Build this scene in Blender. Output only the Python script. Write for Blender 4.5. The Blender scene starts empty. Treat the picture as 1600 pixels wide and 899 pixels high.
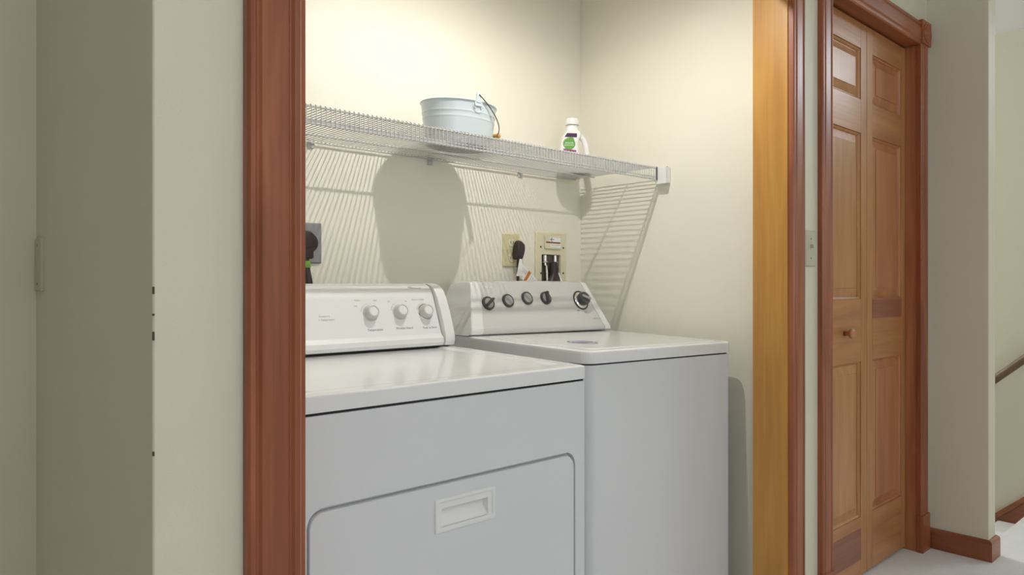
import bpy, bmesh, math, random
from mathutils import Vector, Matrix
random.seed(4)
PI = math.pi
SC = bpy.context.scene
COL = SC.collection

# ------------------------------------------------------------------ camera
cam_d = bpy.data.cameras.new('camera')
cam = bpy.data.objects.new('camera', cam_d)
COL.objects.link(cam)
cam.location = (0, 0, 1.075)
cam.rotation_euler = (math.radians(90), 0, math.radians(-42.5))
cam_d.sensor_width = 36
cam_d.lens = 36 * 1135 / 1600
cam_d.shift_y = -3.5 / 1600
cam_d.clip_start = 0.02
SC.camera = cam

# ------------------------------------------------------------------ world, exposure
SC.view_settings.view_transform = 'Standard'
SC.view_settings.look = 'None'
SC.view_settings.gamma = 1
SC.view_settings.use_curve_mapping = False
SC.view_settings.exposure = 0.0
w = bpy.data.worlds.new('world'); SC.world = w
w.use_nodes = True
w.node_tree.nodes['Background'].inputs[0].default_value = (0.72, 0.84, 1.0, 1)
w.node_tree.nodes['Background'].inputs[1].default_value = 0.6

def area(name, loc, rot, sx, sy, power, col):
    l = bpy.data.lights.new(name, 'AREA'); l.shape = 'RECTANGLE'
    l.size = sx; l.size_y = sy; l.energy = power; l.color = col
    o = bpy.data.objects.new(name, l); COL.objects.link(o)
    o.location = loc; o.rotation_euler = rot
    return o
# daylight through the hall window behind the camera, and through the tall foyer window to the right
area('window_daylight', (0.6, -2.44, 1.45), (math.radians(90), 0, 0), 1.7, 1.3, 17, (0.88, 0.94, 1.0))
area('foyer_daylight', (7.88, -1.9, 3.85), (math.radians(90), 0, math.radians(90)), 2.2, 1.5, 115, (0.84, 0.92, 1.0))
# added stairwell light, tilted up, set in an invented end-wall window
area('stair_fill', (4.03, 4.02, 1.95), (math.radians(114), 0, math.radians(180)), 0.9, 0.7, 62, (0.90, 0.95, 1.0))
# bulb of the laundry closet's lamp
L = bpy.data.lights.new('closet_bulb_light', 'SPOT'); L.energy = 29; L.shadow_soft_size = 0.0105
L.spot_size = math.radians(180); L.spot_blend = 0.66  # downward falloff added to even out the closet wall's brightness
L.color = (1.0, 0.965, 0.91)
LO = bpy.data.objects.new('closet_bulb_light', L); COL.objects.link(LO); LO.location = (1.38, 1.27, 2.19)
# fill light added in the hall to brighten its walls
L2 = bpy.data.lights.new('hall_fill_light', 'POINT'); L2.energy = 14.5; L2.shadow_soft_size = 0.13
L2.color = (1.0, 0.97, 0.93)
LO2 = bpy.data.objects.new('hall_fill_light', L2); COL.objects.link(LO2); LO2.location = (-0.2, -0.5, 2.26)

L3 = bpy.data.lights.new('hall_fill_light', 'POINT'); L3.energy = 9; L3.shadow_soft_size = 0.13
L3.color = (1.0, 0.97, 0.93)
LO3 = bpy.data.objects.new('hall_fill_light', L3); COL.objects.link(LO3); LO3.location = (2.5, -1.3, 2.26)  # second fill, added to brighten the door, casings and carpet

# ------------------------------------------------------------------ materials
def mat(name, col, rough=0.5, metal=0.0, coat=0.0, bump=0.0, bscale=200.0, spec=0.5, vary=0.0):
    m = bpy.data.materials.new(name); m.use_nodes = True
    nt = m.node_tree; b = nt.nodes['Principled BSDF']
    b.inputs['Base Color'].default_value = (*col, 1)
    b.inputs['Roughness'].default_value = rough
    b.inputs['Metallic'].default_value = metal
    b.inputs['Coat Weight'].default_value = coat
    b.inputs['Coat Roughness'].default_value = 0.08
    b.inputs['Specular IOR Level'].default_value = spec
    tc = nt.nodes.new('ShaderNodeTexCoord')
    if bump:
        n = nt.nodes.new('ShaderNodeTexNoise'); n.inputs['Scale'].default_value = bscale
        n.inputs['Detail'].default_value = 3
        nt.links.new(tc.outputs['Object'], n.inputs['Vector'])
        bp = nt.nodes.new('ShaderNodeBump'); bp.inputs['Strength'].default_value = bump
        bp.inputs['Distance'].default_value = 0.002
        nt.links.new(n.outputs['Fac'], bp.inputs['Height'])
        nt.links.new(bp.outputs['Normal'], b.inputs['Normal'])
    if vary:
        n2 = nt.nodes.new('ShaderNodeTexNoise'); n2.inputs['Scale'].default_value = 6.0
        nt.links.new(tc.outputs['Object'], n2.inputs['Vector'])
        mx = nt.nodes.new('ShaderNodeMix'); mx.data_type = 'RGBA'
        mx.inputs['A'].default_value = (*[c * (1 - vary) for c in col], 1)
        mx.inputs['B'].default_value = (*[min(1, c * (1 + vary)) for c in col], 1)
        nt.links.new(n2.outputs['Fac'], mx.inputs['Factor'])
        nt.links.new(mx.outputs['Result'], b.inputs['Base Color'])
    return m

def wood(name, lo, mid, hi, grain='Z', rough=0.38, coat=0.14, streak=0.0, seed=0.0):
    m = bpy.data.materials.new(name); m.use_nodes = True
    nt = m.node_tree; b = nt.nodes['Principled BSDF']
    b.inputs['Roughness'].default_value = rough
    b.inputs['Coat Weight'].default_value = coat
    b.inputs['Coat Roughness'].default_value = 0.22
    tc = nt.nodes.new('ShaderNodeTexCoord')
    mp = nt.nodes.new('ShaderNodeMapping')
    s = {'Z': (9, 9, 0.9), 'X': (0.9, 9, 9), 'Y': (9, 0.9, 9)}[grain]
    mp.inputs['Scale'].default_value = s
    mp.inputs['Location'].default_value = (seed, seed * 1.7, seed * 0.6)
    nt.links.new(tc.outputs['Object'], mp.inputs['Vector'])
    n = nt.nodes.new('ShaderNodeTexNoise'); n.inputs['Scale'].default_value = 1.6
    n.inputs['Detail'].default_value = 5; n.inputs['Distortion'].default_value = 1.2
    nt.links.new(mp.outputs['Vector'], n.inputs['Vector'])
    mp2 = nt.nodes.new('ShaderNodeMapping')
    mp2.inputs['Scale'].default_value = tuple(v * (14 if v > 2 else 3) for v in s)
    nt.links.new(tc.outputs['Object'], mp2.inputs['Vector'])
    n2 = nt.nodes.new('ShaderNodeTexNoise'); n2.inputs['Scale'].default_value = 1.0
    n2.inputs['Detail'].default_value = 2
    nt.links.new(mp2.outputs['Vector'], n2.inputs['Vector'])
    mm = nt.nodes.new('ShaderNodeMath'); mm.operation = 'MULTIPLY_ADD'
    mm.inputs[1].default_value = 0.28; 
    nt.links.new(n2.outputs['Fac'], mm.inputs[0])
    m3 = nt.nodes.new('ShaderNodeMath'); m3.operation = 'MULTIPLY'; m3.inputs[1].default_value = 0.72
    nt.links.new(n.outputs['Fac'], m3.inputs[0]); nt.links.new(m3.outputs[0], mm.inputs[2])
    r = nt.nodes.new('ShaderNodeValToRGB')
    r.color_ramp.elements[0].position = 0.34; r.color_ramp.elements[0].color = (*lo, 1)
    r.color_ramp.elements[1].position = 0.68; r.color_ramp.elements[1].color = (*hi, 1)
    e = r.color_ramp.elements.new(0.5); e.color = (*mid, 1)
    nt.links.new(mm.outputs[0], r.inputs['Fac'])
    nt.links.new(r.outputs['Color'], b.inputs['Base Color'])
    bp = nt.nodes.new('ShaderNodeBump'); bp.inputs['Strength'].default_value = 0.06
    bp.inputs['Distance'].default_value = 0.001
    nt.links.new(n2.outputs['Fac'], bp.inputs['Height']); nt.links.new(bp.outputs['Normal'], b.inputs['Normal'])
    return m

M_wall = mat('hall_wall_paint', (0.70, 0.665, 0.54), 0.55, bump=0.12, bscale=260, vary=0.03)
M_closet = mat('closet_wall_paint', (0.82, 0.795, 0.69), 0.5, bump=0.10, bscale=260, vary=0.02)
M_ceil = mat('ceiling_paint', (0.82, 0.82, 0.80), 0.8, bump=0.25, bscale=120)
M_carpet = mat('carpet', (0.78, 0.775, 0.78), 0.95, bump=1.0, bscale=150, spec=0.1, vary=0.10)
M_cas = wood('casing_wood', (0.21, 0.056, 0.020), (0.30, 0.086, 0.031), (0.40, 0.130, 0.046))
M_casX = wood('casing_wood_horizontal', (0.21, 0.056, 0.020), (0.30, 0.086, 0.031), (0.40, 0.130, 0.046), 'X')
M_casY = wood('casing_wood_depth', (0.22, 0.065, 0.027), (0.29, 0.095, 0.04), (0.36, 0.135, 0.055), 'Y')
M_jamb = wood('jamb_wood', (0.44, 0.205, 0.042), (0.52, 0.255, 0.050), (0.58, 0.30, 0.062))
M_doorjamb = wood('door_jamb_wood', (0.34, 0.11, 0.045), (0.42, 0.15, 0.06), (0.50, 0.20, 0.08))
M_door = wood('door_wood', (0.39, 0.175, 0.062), (0.47, 0.225, 0.082), (0.56, 0.29, 0.115), rough=0.36)
M_door2 = wood('door_wood_rosy', (0.38, 0.145, 0.058), (0.46, 0.185, 0.075), (0.52, 0.23, 0.095), rough=0.36, seed=3.3)
M_doorX = wood('door_wood_rail', (0.37, 0.160, 0.058), (0.45, 0.205, 0.078), (0.53, 0.26, 0.105), 'X', rough=0.36, seed=1.2)
M_doorXd = wood('door_wood_dark_rail', (0.24, 0.085, 0.045), (0.29, 0.105, 0.055), (0.33, 0.13, 0.07), 'X', rough=0.36)
M_enamshade = mat('white_enamel_shaded', (0.69, 0.70, 0.72), 0.30, coat=0.35)  # darker copy of the enamel: shade on the fronts put into the colour
M_enamlit = mat('white_enamel_lit', (0.80, 0.805, 0.81), 0.22, coat=0.5)  # same enamel lightened: closet light on the tops put into the colour
M_wplast = mat('white_plastic', (0.80, 0.80, 0.79), 0.40)
M_kplast = mat('pale_grey_plastic', (0.60, 0.59, 0.57), 0.38)
M_silver = mat('silver_grey_panel', (0.62, 0.61, 0.585), 0.34, spec=0.5)
M_dkgrey = mat('dark_grey_plastic', (0.06, 0.06, 0.063), 0.32)
M_knobface = mat('satin_grey_knob', (0.42, 0.42, 0.42), 0.28, metal=0.35)
M_chrome = mat('chrome', (0.78, 0.78, 0.77), 0.16, metal=1.0)
M_black = mat('black_gap', (0.015, 0.015, 0.017), 0.7)
M_plug = mat('dark_brown_rubber', (0.030, 0.018, 0.020), 0.38)
M_ink = mat('grey_ink', (0.22, 0.22, 0.23), 0.6)
M_inkl = mat('pale_ink', (0.46, 0.46, 0.46), 0.6)
M_ivory = mat('ivory_plastic', (0.66, 0.61, 0.37), 0.42)
M_ivory2 = mat('pale_ivory_plastic', (0.72, 0.68, 0.49), 0.42)
M_almond = mat('almond_plastic', (0.53, 0.50, 0.39), 0.42)
M_greyplate = mat('grey_metal_plate', (0.30, 0.30, 0.31), 0.42, metal=0.5)
M_wire = mat('white_vinyl_wire', (0.57, 0.57, 0.555), 0.38)
M_bucket = mat('pale_blue_white_enamel', (0.60, 0.68, 0.72), 0.30, coat=0.3)
M_steel = mat('brown_steel_wire', (0.15, 0.11, 0.07), 0.4, metal=0.7)
M_grip = mat('varnished_grip', (0.58, 0.33, 0.08), 0.35)
M_bottle = mat('white_bottle_plastic', (0.86, 0.86, 0.83), 0.32)
M_purple = mat('purple_print', (0.065, 0.012, 0.07), 0.5)
M_mag = mat('magenta_print', (0.28, 0.05, 0.20), 0.5)
M_green = mat('green_print', (0.13, 0.36, 0.06), 0.5)
M_blueink = mat('blue_print', (0.09, 0.12, 0.27), 0.5)
M_white = mat('white_paper', (0.85, 0.85, 0.84), 0.6)
M_orange = mat('orange_print', (0.62, 0.20, 0.03), 0.6)
M_red = mat('red_print', (0.20, 0.02, 0.015), 0.5)
M_greentag = mat('green_tape', (0.20, 0.42, 0.06), 0.5)
M_tan = mat('oak_handrail', (0.16, 0.105, 0.055), 0.4)
M_plaster = mat('chipped_plaster', (0.09, 0.075, 0.055), 0.9)
M_hole = mat('dark_cavity_plastic', (0.10, 0.085, 0.07), 0.6)
M_glow = bpy.data.materials.new('lamp_glass_glow'); M_glow.use_nodes = True
_b = M_glow.node_tree.nodes['Principled BSDF']
_b.inputs['Base Color'].default_value = (0.9, 0.88, 0.82, 1)
_b.inputs['Emission Color'].default_value = (1.0, 0.9, 0.74, 1)
_b.inputs['Emission Strength'].default_value = 6

# ------------------------------------------------------------------ helpers
def finish(name, bm, m, parent=None, smooth=False, kind=None, origin=None):
    bmesh.ops.recalc_face_normals(bm, faces=bm.faces)
    off = Vector((0, 0, 0))
    if parent is not None:
        off = Vector(parent.get('_o', (0, 0, 0)))
    elif origin is not None:
        off = Vector(origin)
    if off.length:
        bmesh.ops.translate(bm, verts=bm.verts, vec=-off)
    me = bpy.data.meshes.new(name); bm.to_mesh(me); bm.free()
    me.materials.append(m)
    if smooth:
        for p in me.polygons: p.use_smooth = True
        if smooth != True:
            me.set_sharp_from_angle(angle=math.radians(smooth))
    o = bpy.data.objects.new(name, me); COL.objects.link(o)
    if parent is not None:
        o.parent = parent
        o['_o'] = tuple(off)
    else:
        o.location = off
        o['_o'] = tuple(off)
    if kind: o['kind'] = kind
    if smooth:
        wn = o.modifiers.new('weighted_normals', 'WEIGHTED_NORMAL'); wn.keep_sharp = True; wn.weight = 100
    return o

def empty(name, loc, label=None, cat=None, group=None, kind=None):
    o = bpy.data.objects.new(name, None); COL.objects.link(o)
    o.location = loc; o['_o'] = tuple(loc); o.empty_display_size = 0.05
    if label: o['label'] = label
    if cat: o['category'] = cat
    if group: o['group'] = group
    if kind: o['kind'] = kind
    return o

def tag(o, label, cat, group=None):
    o['label'] = label; o['category'] = cat
    if group: o['group'] = group
    return o

def box(bm, x0, y0, z0, x1, y1, z1, bevel=0.0, seg=2, mtx=None):
    b = bmesh.new()
    bmesh.ops.create_cube(b, size=1)
    for v in b.verts:
        v.co = Vector(((x0 + x1) / 2 + v.co.x * (x1 - x0), (y0 + y1) / 2 + v.co.y * (y1 - y0), (z0 + z1) / 2 + v.co.z * (z1 - z0)))
    if bevel:
        bmesh.ops.bevel(b, geom=b.edges[:], offset=bevel, segments=seg, affect='EDGES', profile=0.5)
    if mtx is not None: bmesh.ops.transform(b, matrix=mtx, verts=b.verts)
    me = bpy.data.meshes.new('t'); b.to_mesh(me); b.free(); bm.from_mesh(me); bpy.data.meshes.remove(me)

def B(name, m, parent, x0, y0, z0, x1, y1, z1, bevel=0.0, seg=2, **k):
    bm = bmesh.new(); box(bm, x0, y0, z0, x1, y1, z1, bevel, seg)
    return finish(name, bm, m, parent, smooth=(35 if bevel else False), **k)

def loft(bm, rings, cap0=True, cap1=True, closed=True):
    vs = [[bm.verts.new(p) for p in r] for r in rings]
    n = len(rings[0])
    for a, b in zip(vs, vs[1:]):
        for i in range(n if closed else n - 1):
            j = (i + 1) % n
            try: bm.faces.new((a[i], a[j], b[j], b[i]))
            except ValueError: pass
    if cap0: bm.faces.new(list(reversed(vs[0])))
    if cap1: bm.faces.new(vs[-1])
    return vs

def prism(bm, pts, axis, a0, a1):
    """pts are 2D; axis 'X': (y,z), 'Y': (x,z), 'Z': (x,y)"""
    def P(p, a):
        return {'X': (a, p[0], p[1]), 'Y': (p[0], a, p[1]), 'Z': (p[0], p[1], a)}[axis]
    loft(bm, [[P(p, a0) for p in pts], [P(p, a1) for p in pts]])

def rr(x0, z0, x1, z1, r, k=6):
    out = []
    for cx, cz, a0 in ((x1 - r, z1 - r, 0), (x0 + r, z1 - r, 90), (x0 + r, z0 + r, 180), (x1 - r, z0 + r, 270)):
        for i in range(k + 1):
            a = math.radians(a0 + 90 * i / k)
            out.append((cx + r * math.cos(a), cz + r * math.sin(a)))
    return out

def tube(bm, pts, r, seg=8, cap=True):
    pts = [Vector(p) for p in pts]
    rings = []; prev = None
    rad = r if isinstance(r, (list, tuple)) else [r] * len(pts)
    for i, p in enumerate(pts):
        t = (pts[min(i + 1, len(pts) - 1)] - pts[max(i - 1, 0)]).normalized()
        if prev is None:
            up = Vector((0, 0, 1)) if abs(t.z) < 0.9 else Vector((1, 0, 0))
            u = t.cross(up).normalized()
        else:
            u = (prev - t * prev.dot(t)).normalized()
        prev = u; v = t.cross(u)
        rings.append([p + (u * math.cos(2 * PI * k / seg) + v * math.sin(2 * PI * k / seg)) * rad[i] for k in range(seg)])
    loft(bm, rings, cap, cap)

def frame(c, n, up=(0, 0, 1), roll=0.0):
    n = Vector(n).normalized(); u = Vector(up).cross(n).normalized(); v = n.cross(u)
    if roll:
        c_, s_ = math.cos(roll), math.sin(roll)
        u, v = u * c_ + v * s_, v * c_ - u * s_
    m = Matrix.Identity(4)
    for i in range(3):
        m[i][0], m[i][1], m[i][2], m[i][3] = u[i], v[i], n[i], c[i]
    return m

def lathe(bm, c, n, prof, seg=28, sx=1, sy=1, up=(0, 0, 1)):
    m = frame(c, n, up)
    rings = [[m @ Vector((r * sx * math.cos(2 * PI * k / seg), r * sy * math.sin(2 * PI * k / seg), h)) for k in range(seg)] for r, h in prof]
    loft(bm, rings)

def smoothpath(pts, n=8):
    pts = [Vector(p) for p in pts]; out = []
    P = [pts[0]] + pts + [pts[-1]]
    for i in range(1, len(P) - 2):
        for k in range(n):
            t = k / n; a, b, c, d = P[i - 1], P[i], P[i + 1], P[i + 2]
            out.append(0.5 * ((2 * b) + (c - a) * t + (2 * a - 5 * b + 4 * c - d) * t * t + (3 * b - a - 3 * c + d) * t ** 3))
    out.append(pts[-1]); return out

def text(s, size, c, n, m, parent, up=(0, 0, 1), name='lettering', depth=0.0004, align='CENTER', roll=0.0, stretch=1.0):
    cu = bpy.data.curves.new('t', 'FONT'); cu.body = s; cu.size = size; cu.extrude = depth / 2
    cu.align_x = align; cu.align_y = 'CENTER'; cu.resolution_u = 2
    o = bpy.data.objects.new('t', cu); COL.objects.link(o)
    dg = bpy.context.evaluated_depsgraph_get()
    me = bpy.data.meshes.new_from_object(o.evaluated_get(dg))
    bm = bmesh.new(); bm.from_mesh(me)
    bpy.data.objects.remove(o); bpy.data.curves.remove(cu); bpy.data.meshes.remove(me)
    bmesh.ops.scale(bm, vec=(stretch, 1, 1), verts=bm.verts)
    bmesh.ops.transform(bm, matrix=frame(c, n, up, roll), verts=bm.verts)
    return finish(name, bm, m, parent)

CEIL = 2.44
# ================================================================== SETTING
# floor: landing with the stair void cut out of its far right corner
bm = bmesh.new()
prism(bm, [(-2.6, -2.6), (8.1, -2.6), (8.1, 0.88), (3.705, 0.88), (3.705, 2.4), (-2.6, 2.4)], 'Z', -0.12, 0)
finish('floor', bm, M_carpet, kind='structure')
# ceilings
bm = bmesh.new()
box(bm, -2.6, -2.6, CEIL, 3.6, 4.2, CEIL + 0.1)
box(bm, 3.6, 0.3, CEIL, 4.8, 4.2, CEIL + 0.1)
box(bm, 3.5, -3.2, 5.2, 8.1, 0.95, 5.3)
finish('ceiling', bm, M_ceil, kind='structure')

def wall(name, pts, z0=0, z1=CEIL, m=M_wall, bev=0.004):
    bm = bmesh.new(); prism(bm, pts, 'Z', z0, z1)
    if bev:
        ed = [e for e in bm.edges if abs(e.verts[0].co.z - e.verts[1].co.z) > 1]
        bmesh.ops.bevel(bm, geom=ed, offset=bev, segments=3, affect='EDGES', profile=0.5)
    return finish(name, bm, m, kind='structure', smooth=40)

# left return wall: front strip and the wall's outer side, in hall paint
wl = wall('wall_left', [(0.306, 1.055), (0.5123, 1.055), (0.5123, 1.169), (0.466, 1.169), (0.466, 1.95), (0.306, 1.95)])
bm = bmesh.new()
box(bm, 0.462, 1.1705, 0.0, 0.4685, 1.95, CEIL)
finish('wall_closet_left', bm, M_closet, kind='structure')
wall('wall_far_left', [(-2.6, 1.872), (0.308, 1.872), (0.308, 1.98), (-2.6, 1.98)], bev=0)
wall('wall_back', [(0.308, 1.95), (2.30, 1.95), (2.30, 2.04), (0.308, 2.04)], m=M_closet, bev=0)
wall('wall_right', [(2.157, 1.1705), (2.25, 1.1705), (2.25, 1.9499), (2.157, 1.9499)], m=M_closet, bev=0)
wall('wall_front_middle', [(2.1125, 1.055), (2.362, 1.055), (2.362, 1.17), (2.1125, 1.17)], bev=0)
bm = bmesh.new()
box(bm, 0.5123, 1.055, 2.075, 2.1125, 1.17, CEIL)
finish('wall_header', bm, M_wall, kind='structure')
bm = bmesh.new()
box(bm, 2.362, 1.055, 2.062, 3.197, 1.17, CEIL)
finish('wall_door_header', bm, M_wall, kind='structure')
wall('wall_stub', [(3.197, 1.055), (3.28, 1.055), (3.28, 0.831), (3.368, 0.831), (3.368, 2.4), (3.197, 2.4)])
wall('wall_stair', [(4.60, 0.30), (4.70, 0.30), (4.70, 4.2), (4.60, 4.2)], z0=-2.9)
wall('wall_stair_end', [(3.3, 4.1), (4.7, 4.1), (4.7, 4.2), (3.3, 4.2)], z0=-2.9, bev=0)
wall('wall_stair_side', [(3.368, 2.4), (3.46, 2.4), (3.46, 4.2), (3.368, 4.2)], z0=0, bev=0)
wall('wall_stair_lower', [(3.60, 0.9), (3.70, 0.9), (3.70, 4.2), (3.60, 4.2)], z0=-2.9, z1=-0.121, bev=0)
wall('wall_hall_left', [(-2.7, -2.6), (-2.6, -2.6), (-2.6, 2.0), (-2.7, 2.0)], bev=0)
bm = bmesh.new()                       # wall behind the camera with its window opening
for a in ((-2.6, 0, -0.3, CEIL), (1.5, 0, 8.1, 0.75), (-0.3, 0, 1.5, 0.75), (-0.3, 2.15, 1.5, CEIL), (1.5, 0.75, 3.6, CEIL), (3.6, 0.75, 8.1, 5.2)):
    box(bm, a[0], -2.6, a[1], a[2], -2.5, a[3])
finish('wall_hall_behind', bm, M_wall, kind='structure')
bm = bmesh.new()                       # foyer wall with the tall window
for a in ((-3.2, 0, 0.9, 3.08), (-3.2, 4.62, 0.9, 5.2), (-3.2, 3.08, -3.02, 4.62), (-0.78, 3.08, 0.9, 4.62)):
    if a[2] > a[0]: box(bm, 7.95, a[0], a[1], 8.05, a[2], a[3])
finish('wall_foyer', bm, M_wall, kind='structure')
bm = bmesh.new(); box(bm, 4.7, 0.8, 0, 8.1, 0.9, 5.2); box(bm, 4.6, 0.3, CEIL, 4.7, 0.9, 5.2); box(bm, 3.5, -2.5, CEIL + .1, 3.6, 0.3, 5.2); box(bm, 3.5, 0.3, CEIL+.1, 4.7, 0.4, 5.2)
finish('wall_foyer_side', bm, M_wall, kind='structure')
def window(n, parts):
    r = empty('window_%d' % n, parts[0][:3], kind='structure')
    for p in parts: B('window_frame', M_wplast, r, *p, bevel=0.004)
    return r
window(1, [(-0.32, -2.52, 0.72, 1.52, -2.44, 0.78), (-0.32, -2.52, 2.12, 1.52, -2.44, 2.18), (-0.32, -2.52, 0.72, -0.26, -2.44, 2.18),
           (1.46, -2.52, 0.72, 1.52, -2.44, 2.18)])
window(2, [(7.89, -3.04, 3.03, 7.97, -0.76, 3.09), (7.89, -3.04, 4.61, 7.97, -0.76, 4.67), (7.89, -0.79, 3.03, 7.97, -0.73, 4.67), (7.89, -3.06, 3.03, 7.97, -3.01, 4.67)])
window(3, [(3.55, 4.06, 1.50, 4.51, 4.11, 1.57), (3.55, 4.06, 2.33, 4.51, 4.11, 2.40), (3.55, 4.06, 1.50, 3.60, 4.11, 2.40), (4.46, 4.06, 1.50, 4.51, 4.11, 2.40)])  # invented window frame around the added stair light

# paint chips on the left corner
for z, h in ((1.068, 0.010), (1.035, 0.003), (1.006, 0.012), (0.846, 0.006)):
    bm = bmesh.new()
    prism(bm, [(0.3060, 1.0568), (0.3068, 1.0551), (0.3085, 1.0546), (0.3080, 1.0560)], 'Z', z - h / 2, z + h / 2)
    finish('paint_chip', bm, M_plaster, wl)

# ------------------------------------------------------------------ casings
def casing_profile(x0, x1, yf, yb, side=1):
    """plan outline of a vertical casing: flat band between two beads (front faces -Y)"""
    w_ = x1 - x0; g = 0.0024; pts = [(x0, yb), (x0, yf + 0.004), (x0 + 0.004, yf)]
    for c in (0.20, 0.80):
        gx = x0 + w_ * c
        pts += [(gx - 0.006, yf), (gx - 0.003, yf + g), (gx, yf + g * 1.1), (gx + 0.004, yf - 0.001), (gx + 0.008, yf)]
    pts += [(x1 - 0.004, yf), (x1, yf + 0.004), (x1, yb)]
    return pts

def vcasing(parent, x0, x1, z0, z1, yf=1.036, yb=1.0549):
    bm = bmesh.new(); prism(bm, casing_profile(x0, x1, yf, yb), 'Z', z0, z1)
    return finish('casing', bm, M_cas, parent, smooth=30)
def hcasing(parent, x0, x1, z0, z1, yf=1.036, yb=1.0549):
    bm = bmesh.new(); prism(bm, [(y, z) for z, y in casing_profile(z0, z1, yf, yb)], 'X', x0, x1)
    return finish('casing', bm, M_casX, parent, smooth=30)
def rosette(parent, x0, z0, s=0.105):
    bm = bmesh.new(); box(bm, x0, 1.029, z0, x0 + s, 1.0549, z0 + s, 0.003)
    c = (x0 + s / 2, 1.029, z0 + s / 2)
    lathe(bm, c, (0, -1, 0), [(0.040, -0.001), (0.040, 0.002), (0.037, 0.004), (0.033, 0.001), (0.029, 0.001), (0.026, 0.004), (0.022, 0.002), (0.012, 0.0015), (0.009, 0.004), (0.001, 0.0045)])
    finish('rosette_block', bm, M_cas, parent, smooth=35)

t1 = empty('trim_1', (1.32, 1.06, 0), kind='structure')
B('jamb', M_cas, t1, 0.5128, 1.055, 0.0, 0.5295, 1.169, 2.058, 0.0012)
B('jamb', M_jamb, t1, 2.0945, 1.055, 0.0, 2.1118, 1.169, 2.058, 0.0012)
B('head_jamb', M_casX, t1, 0.5128, 1.055, 2.0585, 2.1118, 1.169, 2.0745, 0.0012)
vcasing(t1, 0.4300, 0.5150, 0.165, 2.0615)
vcasing(t1, 2.0995, 2.1745, 0.165, 2.0615)
hcasing(t1, 0.5280, 2.0985, 2.0625, 2.150)
rosette(t1, 0.4225, 2.062); rosette(t1, 2.0995 - 0.0005, 2.062)
B('plinth_block', M_cas, t1, 0.4270, 1.030, 0.0, 0.5180, 1.0549, 0.165, 0.003)
B('plinth_block', M_cas, t1, 2.0975, 1.030, 0.0, 2.1775, 1.0549, 0.165, 0.003)

t2 = empty('trim_2', (2.78, 1.06, 0), kind='structure')
B('jamb', M_cas, t2, 2.3630, 1.055, 0.0, 2.3790, 1.169, 2.044, 0.0012)
B('jamb', M_doorjamb, t2, 3.1810, 1.055, 0.0, 3.1965, 1.169, 2.044, 0.0012)
B('head_jamb', M_casX, t2, 2.3630, 1.055, 2.0445, 3.1965, 1.169, 2.0615, 0.0012)
vcasing(t2, 2.2950, 2.3690, 0.150, 2.0455)
vcasing(t2, 3.1760, 3.2500, 0.150, 2.0455)
hcasing(t2, 2.3690, 3.1690, 2.0400, 2.132)
rosette(t2, 2.2790, 2.046, 0.090); rosette(t2, 3.1695, 2.046, 0.095)
B('plinth_block', M_cas, t2, 2.2920, 1.030, 0.0, 2.3720, 1.0549, 0.150, 0.003)
B('plinth_block', M_cas, t2, 3.1730, 1.030, 0.0, 3.2560, 1.0549, 0.150, 0.003)

# ------------------------------------------------------------------ bifold door
d1 = empty('door_1', (2.78, 1.11, 0), kind='structure')
YF, YB = 1.099, 1.134
def leaf(x0, x1, px0, px1, mp, mst):
    B('stile', mst, d1, x0, YF, 0.012, px0, YB, 2.038, 0.0015)
    B('stile', mst, d1, px1, YF, 0.012, x1, YB, 2.038, 0.0015)
    cuts = [(0.226, 0.796), (1.025, 1.633), (1.757, 1.944)]
    zs = [0.012] + [v for c in cuts for v in c] + [2.038]
    for i in range(0, len(zs), 2):
        m_ = M_doorX
        B('rail', m_, d1, px0 + 0.0003, YF, zs[i], px1 - 0.0003, YB, zs[i + 1], 0.0015)
    for a, b in cuts:
        bm = bmesh.new()
        e = 0.0005
        rings = []
        for ins, y in ((e, YF + 0.004), (0.007, YF + 0.0085), (0.009, YF + 0.013), (0.012, YF + 0.013), (0.040, YF + 0.0055), (0.0405, YF + 0.003), (0.0415, YF + 0.003)):
            X0, X1, Z0, Z1 = px0 + ins, px1 - ins, a + ins, b - ins
            rings.append([(X0, y, Z0), (X1, y, Z0), (X1, y, Z1), (X0, y, Z1)])
        rings.insert(0, [(px0 + e, YB - 0.004, a + e), (px1 - e, YB - 0.004, a + e), (px1 - e, YB - 0.004, b - e), (px0 + e, YB - 0.004, b - e)])
        loft(bm, rings)
        finish('panel', bm, mp, d1)
leaf(2.3830, 2.7930, 2.4540, 2.7430, M_door, M_door)
leaf(2.7965, 3.1785, 2.8480, 3.1370, M_door2, M_door)
# darker strips of the finger-jointed rails
B('rail_strip', M_doorXd, d1, 2.8485, YF - 0.0006, 0.950, 3.1365, YF + 0.002, 1.022)
B('rail_strip', M_doorXd, d1, 2.4545, YF - 0.0006, 0.070, 2.7425, YF + 0.002, 0.185)
bm = bmesh.new()
lathe(bm, (2.600, YF, 0.905), (0, -1, 0), [(0.009, -0.001), (0.008, 0.012), (0.010, 0.016), (0.017, 0.021), (0.019, 0.027), (0.016, 0.033), (0.006, 0.036)])
finish('door_knob', bm, M_door2, d1, smooth=True)

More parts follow.
